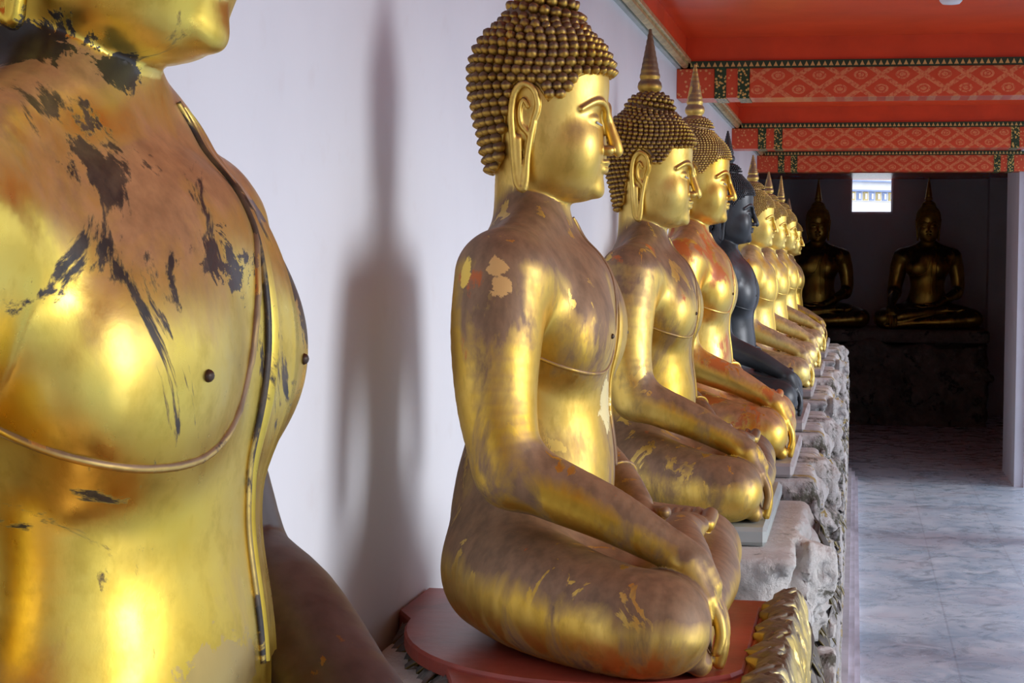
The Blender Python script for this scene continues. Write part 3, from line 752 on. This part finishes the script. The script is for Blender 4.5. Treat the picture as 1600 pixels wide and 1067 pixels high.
struct('baseboard_left', m, M['kerb'], 'low grey lilac marble kerb between the rockwork and the floor')
m = MB(); m.box(2, 60, -40, 60, -.25, -.21)
o = struct('courtyard_ground', m, plain('pale_courtyard_paving', (.46, .44, .41), .7, 0, .1, 1))
o['label'] = 'pale paving of the courtyard'

which = {10.5: 'nearest patterned red ceiling beam in view', 15.25: 'middle patterned red ceiling beam, behind the nearest one', 19.2: 'farthest patterned red ceiling beam, just above the small bright window'}
for y in BEAM_Y:
    t = empty('ceiling_beam', (WX, y, H + .918), which.get(y, 'patterned red ceiling beam outside the picture'), 'beam', 'red ceiling beams')
    L = 2.78 if y > 19 else 2.63
    m = MB(); m.box(0.41, L - .41, 0, .30, 0, .167, .003); m.build('carved_face', M['beam'], t)
    m = MB(); m.box(0, .215, 0, .30, 0, .167, .003); m.build('beam_end', M['beam_end'], t)
    m = MB(); m.box(L - .215, L, 0, .30, 0, .167, .003); m.build('beam_end', M['beam_end'], t)
    for a in (.215, L - .41):
        m = MB(); m.box(a + .065, a + .13, .002, .298, .002, .165); m.build('beam_end', M['beam_end'], t)
        for b in (a, a + .13):
            m = MB(); m.box(b, b + .065, -.004, .304, -.003, .167); m.build('green_band', M['green_gold'], t)
    m = MB(); m.box(0.08, L, -.022, .322, .167, .207); m.build('edge_strip', M['tooth'], t)
    m = MB(); m.box(0.05, L, 0, .30, .207, .339); m.build('upper_board', M['red_dull'], t)
t = empty('ceiling_light', (.42, 8.85, H + 1.257), 'small white round light on the glossy red ceiling', 'light')
m = MB(); m.lathe([(.030, 0), (.056, -.004), (.058, -.02), (.052, -.045), (.04, -.058), (.01, -.062)], n=28); m.build('lamp_shade', M['white'], t, True)
m = MB(); m.lathe([(.064, 0), (.066, -.006), (.060, -.012)], n=28); m.build('base_ring', M['gold_trim'], t, True)

# the building seen through the window
t = empty('temple_building', (0.3, 38, 0), 'white temple building with blue and gold bands beyond the small window', 'building'); t.rotation_euler.z = math.radians(35)
bw = plain('sunlit_white_render', (.86, .85, .84), .6, 0, .04); bb = plain('blue_glazed_band', (.25, .35, .62), .4); bo = plain('ochre_ornament', (.62, .48, .18), .5)
m = MB(); m.box(-6, 6, 0, 3, -.2, 3.50); m.build('wall', bw, t)
m = MB(); m.box(-6, 6, -.15, 3.1, 3.69, 3.72); m.box(-6, 6, -.25, 3.2, 3.88, 3.905); m.build('cornice', bb, t)
m = MB(); m.box(-6, 6, -.05, 3.0, 3.50, 3.69); m.box(-6.1, 6.1, -.13, 3.0, 3.72, 3.88); m.build('eaves', bw, t)
m = MB(); m.box(-6.2, 6.2, -.20, 3.0, 3.905, 4.7); m.build('roof', bw, t)
for k in range(12):
    x = -.70 + k * .155; m = MB(); m.box(x, x + .115, -.065, -.04, 3.515, 3.68); m.build('ornament_panel', bo if k % 2 else bb, t)
    m = MB(); m.box(x + .035, x + .08, -.08, -.06, 3.54, 3.65); m.build('ornament_panel', bw, t)

# ------------------------------------------------------------------ rockwork plinths
def boxd(P, c, h, r=.03):
    q = np.abs(P - np.asarray(c)) - (np.asarray(h) - r)
    return np.linalg.norm(np.maximum(q, 0), axis=1) + np.minimum(q.max(1), 0) - r
def rock_sdf(seed, up=.68, low=1.07, top=-.035, x1=-.15):
    rs = np.random.RandomState(seed); blobs = []
    for k in range(34):
        y = rs.uniform(-up - .1, up + .1); z = rs.uniform(-1.25, -.12); r = rs.uniform(.05, .13)
        blobs.append(((x1 - .01 + rs.uniform(-.04, .04) + (-.12 - z) * .07, y, z), (r * rs.uniform(.5, .8), r * rs.uniform(.6, 1.3), r * rs.uniform(.7, 1.5))))
    for k in range(16):                                    # near and far ends of the mound
        x = rs.uniform(-.95, x1); z = rs.uniform(-.8, -.12); r = rs.uniform(.05, .12)
        blobs.append(((x, rs.choice([-1, 1]) * up * rs.uniform(.95, 1.05), z), (r * 1.1, r * .7, r)))
    for k in range(14):
        y = rs.uniform(-low, low); z = rs.uniform(-1.3, -.45); r = rs.uniform(.06, .12)
        blobs.append(((-.085 + rs.uniform(-.03, .01), y, z), (r * .5, r * 1.2, r)))
    def fn(P):
        n = vnoise(P * np.array([7, 7, 7]) + 31, seed); n2 = vnoise(P * np.array([17, 17, 13]) + 7, seed + 1); n3 = np.abs(vnoise(P * 30.0 + 3, seed + 2) - .5)
        a = boxd(P, ((x1 - 1.0) / 2, 0, -.66), ((x1 + 1.0) / 2, up, .625))
        b = boxd(P, (-.545, 0, -.93), (.445, low, .42)); d = smin(a, b, .12)
        for c, r in blobs:
            d = smin(d, ell(P, c, r), .025)
        lim = np.clip((-P[:, 2] + top) / .1, 0, 1)
        d = d + ((n - .5) * .17 + (n2 - .5) * .085 + n3 * .085) * lim
        d = smax(smax(d, P[:, 0] + .040, .02), -P[:, 0] - .995, .005); d = smax(d, np.abs(P[:, 1]) - .995, .005)
        return smax(d, P[:, 2] - top, .01)
    return fn
def rock_mesh(name, seed, h=.016, **kw):
    return sdf_mesh(name, [polygonise(rock_sdf(seed, **kw), (-1.02, -1.15, -1.36), (.01, 1.15, -.0), h, project=1, slop=1.7)], True)
ROCKS = [rock_mesh('rock', s, .014 if s < 3 else .022) for s in (1, 2, 3, 4)]

def leaf(m, base, ang, L, W, bend, lift, tilt, thick=.006, n=9, z0=0.0):
    """pointed acanthus leaf; ang in the top plane, tilt drops the tip"""
    ca, sa = math.cos(ang), math.sin(ang); V = []; b = len(m.V); nv = 5
    for side in (1, -1):
        for i in range(n):
            u = i / (n - 1); w = W * (math.sin(math.pi * min(1, u * .92 + .08)) ** .8) * (1 - u * .35) + 1e-4
            for j in range(nv):
                v = (j / (nv - 1)) * 2 - 1; px = u * L; py = v * w * .5 + bend * u * u * L
                dz = lift * math.sin(math.pi * u) + .35 * W * (1 - v * v) * (.4 if side > 0 else .15) + (.12 * W * math.cos(v * math.pi * 2) if side > 0 else 0) - (0 if side > 0 else thick) - tilt * u * L
                V.append((base[0] + ca * px - sa * py, base[1] + sa * px + ca * py, base[2] + dz + z0))
    F = []
    for s_ in (0, 1):
        o = s_ * n * nv
        for i in range(n - 1):
            for j in range(nv - 1):
                q = (o + i * nv + j, o + (i + 1) * nv + j, o + (i + 1) * nv + j + 1, o + i * nv + j + 1); F.append(q if s_ == 0 else q[::-1])
    o = n * nv
    for i in range(n - 1):
        F.append((i * nv, o + i * nv, o + (i + 1) * nv, (i + 1) * nv)); F.append((i * nv + nv - 1, (i + 1) * nv + nv - 1, o + (i + 1) * nv + nv - 1, o + i * nv + nv - 1))
    m.add(V, F)
def leaf_border(seed, x, y0, y1, z, rows=3, L=.085, step=.030, out=1.0):
    """rows of overlapping carved leaves along a slab edge that faces +X"""
    rs = random.Random(seed); m = MB()
    for r in range(rows):
        y = y0
        while y < y1:
            a, LL, WW, dx, dz, tl = ((3.85, .72, .50, .022, .006, -.02), (4.25, 1.15, .36, .030, .000, .15), (4.55, 1.35, .32, .052, -.022, .30), (4.75, 1.4, .32, .068, -.060, .55), (4.9, 1.3, .32, .078, -.105, .8))[r]
            leaf(m, (x + dx, y, z + dz + rs.uniform(-.003, .004)), a + rs.uniform(-.16, .16), L * LL * rs.uniform(.85, 1.15), L * WW, rs.uniform(-.45, .45), .014, tl)
            y += step * rs.uniform(.8, 1.2)
    return m

labels = ['pale rockwork under the nearest gilded statue', 'white rough rockwork below the red lacquered slab', 'cream craggy rockwork below the pale teal slab',
          'grey rockwork with dark leaf carving behind the cream rockwork', 'grey rockwork below the black statue', 'grey rockwork below the first statue after the black one',
          'grey rockwork below the second statue after the black one', 'grey rockwork below the tall-spired far statue', 'grey rockwork at the far end of the statue row']
for i, (x, y, s, z) in enumerate(ROW):
    zt = H + z
    me = ROCKS[(0, 1, 2, 3, 3, 2, 3, 2, 3)[i]].copy(); me.materials.clear(); me.materials.append(M['rock'] if i in (0, 1, 2) else M['rock_grey'])
    b0 = (ROW[i - 1][1] + y) / 2 if i else -.4; b1 = (ROW[i + 1][1] + y) / 2 if i < 8 else 19.62
    t = empty('rockwork_plinth', (0, (b0 + b1) / 2, zt - .02), labels[i], 'rockwork', 'rockwork plinths of the side row'); t.scale.y = (b1 - b0) / 2
    link(bpy.data.objects.new('rock', me), t)
    m = MB(); m.box(-.98, -.10, -.99, .99, -1.48, -1.25); m.build('footing', M['rock'] if i < 3 else M['rock_grey'], t)
    if i > 1:
        rs = random.Random(i * 7)
        for k in range(4):
            m = MB(); yy = -.75 + k * .42 + rs.uniform(-.1, .1); zz = rs.uniform(-.5, -.06); n = 30
            for q in range(n):
                f = q / n
                leaf(m, (-.130 + (.1 + f * .3) * .07 + rs.uniform(-.012, .012), yy + rs.uniform(-.03, .03) - f * .05, zz - f * .26), rs.uniform(-2.4, .6), rs.uniform(.045, .07), .040, rs.uniform(-.6, .6), .014, rs.uniform(1.2, 2.4))
            m.build('leaf_carving', M['leaf_dark'], t, True)
    if i != 1:                                             # slab under each statue
        o = empty('statue_slab', (0, y, zt), ('lilac grey plaster slab under the nearest gilded statue', '', 'pale teal plaster slab under the second whole statue',
              'plaster slab under the orange-patched statue', 'plaster slab under the black statue', 'plaster slab directly behind the black statue', 'plaster slab second behind the black statue',
              'plaster slab of the tall-spired far statue', 'plaster slab at the far end of the row')[i], 'slab', 'plaster slabs under the statues')
        m = MB(); m.box(WX + .005, -.225 - .01 * (i % 3), -.53 if i == 2 else -.58, .64, -.055, 0, .012); m.build('slab_top', M['slab_teal'] if i == 2 else M['slab_grey'], o)
# the red slab of the second statue
zt = H - .783
t = empty('red_slab', (0, 0, zt), 'dusty red lacquered slab with a gilded leaf edge under the large-curled statue', 'slab')
def prism(pts, z0, z1, bev=.008):
    m = MB(); n = len(pts); cx = sum(p[0] for p in pts) / n; cy = sum(p[1] for p in pts) / n
    ins = [(cx + (p[0] - cx) * (1 - bev * 2), cy + (p[1] - cy) * (1 - bev * 2)) for p in pts]
    V = [(p[0], p[1], z0) for p in pts] + [(p[0], p[1], z1 - bev) for p in pts] + [(p[0], p[1], z1) for p in ins]; F = []
    for r in (0, 1):
        for i in range(n): j = (i + 1) % n; F.append((r * n + i, r * n + j, (r + 1) * n + j, (r + 1) * n + i))
    F.append(tuple(range(n))[::-1]); F.append(tuple(2 * n + i for i in range(n))); m.add(V, F); return m
prism([(WX + .005, 4.03), (-.93, 3.88), (-.85, 3.70), (-.78, 3.50), (-.72, 3.30), (-.60, 3.20), (-.185, 3.20), (-.185, 4.32), (WX + .005, 4.32)], -.07, -.010).build('slab_top', M['slab_red'], t)
ring = [(-.50 + .45 * math.cos(a), 3.95 + (.60 if math.sin(a) < 0 else .34) * math.sin(a)) for a in [k / 56 * 2 * math.pi for k in range(56)]]
ring = [(min(p[0], -.20), p[1]) for p in ring]
prism(ring, -.03, 0.0, .006).build('round_pad', M['slab_red'], t)
NY, NTt = 440, 46; V = []; F = []; rs = np.random.RandomState(3); ys_ = np.linspace(3.22, 4.335, NY)
ph = (ys_ + .006 * np.sin(ys_ * 31)) / .082; fr = ph % 1.0; kk = np.floor(ph).astype(int); amp = .022 + .018 * rs.rand(400)[kk % 400]
xin = -.182 - amp * (1 - fr) ** .8 * np.minimum(1, fr / .16) * (kk % 3 != 1) ; ph2 = (ys_ + .03) / .105; xo = -.110 + .014 * np.abs(np.sin(ph2 * math.pi)) ** .5
for a in range(NY):
    for b in range(NTt):
        t_ = b / (NTt - 1); y = ys_[a]
        x = xin[a] + (xo[a] - xin[a]) * min(1, t_ * 1.55) ** .9; z = .000 + .010 * math.sin(min(1, t_ * 3) * 1.57) - max(0, t_ - .40) ** 1.4 * .60
        if b == 0: z = -.03
        sh = y / .105 + .55 * math.sin(y * 47) * .3; v = t_ * 4.2 + .75 * math.sin(2 * math.pi * y / .17 + t_ * 2.6) + .55 * (((y / .075 + t_ * 1.3) % 1.0) - .5)
        r_ = abs(math.sin(math.pi * v)) ** .7; fine_ = abs(math.sin(math.pi * (v * 2.0 + .3 * math.sin(y * 60)))) * .5
        dn = (.012 * r_ + .005 * fine_) * min(1, t_ * 8)
        V.append((x + dn * .6, y, z + dn * .8))
for a in range(NY - 1):
    for b in range(NTt - 1):
        q = a * NTt + b; F.append((q, q + 1, q + NTt + 1, q + NTt))
bot = len(V); V += [(xin[a], ys_[a], -.14) for a in range(NY)] + [(-.10, ys_[a], -.34) for a in range(NY)]
for a in range(NY - 1):
    F.append((a * NTt, (a + 1) * NTt, bot + a + 1, bot + a)); F.append((bot + a, bot + a + 1, bot + NY + a + 1, bot + NY + a)); e = NTt - 1
    F.append((a * NTt + e, bot + NY + a, bot + NY + a + 1, (a + 1) * NTt + e))
F.append(tuple([b for b in range(NTt)] + [bot + NY, bot])); e = (NY - 1) * NTt; F.append(tuple([e + b for b in range(NTt)][::-1] + [bot + NY - 1, bot + 2 * NY - 1]))
mesh_obj('leaf_border', V, F, M['leaf_gilt'], t, True)
m = MB(); rs = random.Random(8)
edge = [(WX + .03, 4.0), (-.93, 3.86), (-.85, 3.68), (-.78, 3.48), (-.72, 3.28)]
for k in range(len(edge) - 1):
    for q in range(7):
        f = q / 7; bx = edge[k][0] + (edge[k + 1][0] - edge[k][0]) * f; by = edge[k][1] + (edge[k + 1][1] - edge[k][1]) * f
        leaf(m, (bx + .015, by + .01, -.03 + rs.uniform(-.006, .004)), math.pi * 1.2 + rs.uniform(-.4, .4), rs.uniform(.05, .08), .03, rs.uniform(-.4, .4), .01, rs.uniform(.4, .9))
m.build('rear_leaf_border', M['leaf_dark'], t, True)

# end plinth across the gallery
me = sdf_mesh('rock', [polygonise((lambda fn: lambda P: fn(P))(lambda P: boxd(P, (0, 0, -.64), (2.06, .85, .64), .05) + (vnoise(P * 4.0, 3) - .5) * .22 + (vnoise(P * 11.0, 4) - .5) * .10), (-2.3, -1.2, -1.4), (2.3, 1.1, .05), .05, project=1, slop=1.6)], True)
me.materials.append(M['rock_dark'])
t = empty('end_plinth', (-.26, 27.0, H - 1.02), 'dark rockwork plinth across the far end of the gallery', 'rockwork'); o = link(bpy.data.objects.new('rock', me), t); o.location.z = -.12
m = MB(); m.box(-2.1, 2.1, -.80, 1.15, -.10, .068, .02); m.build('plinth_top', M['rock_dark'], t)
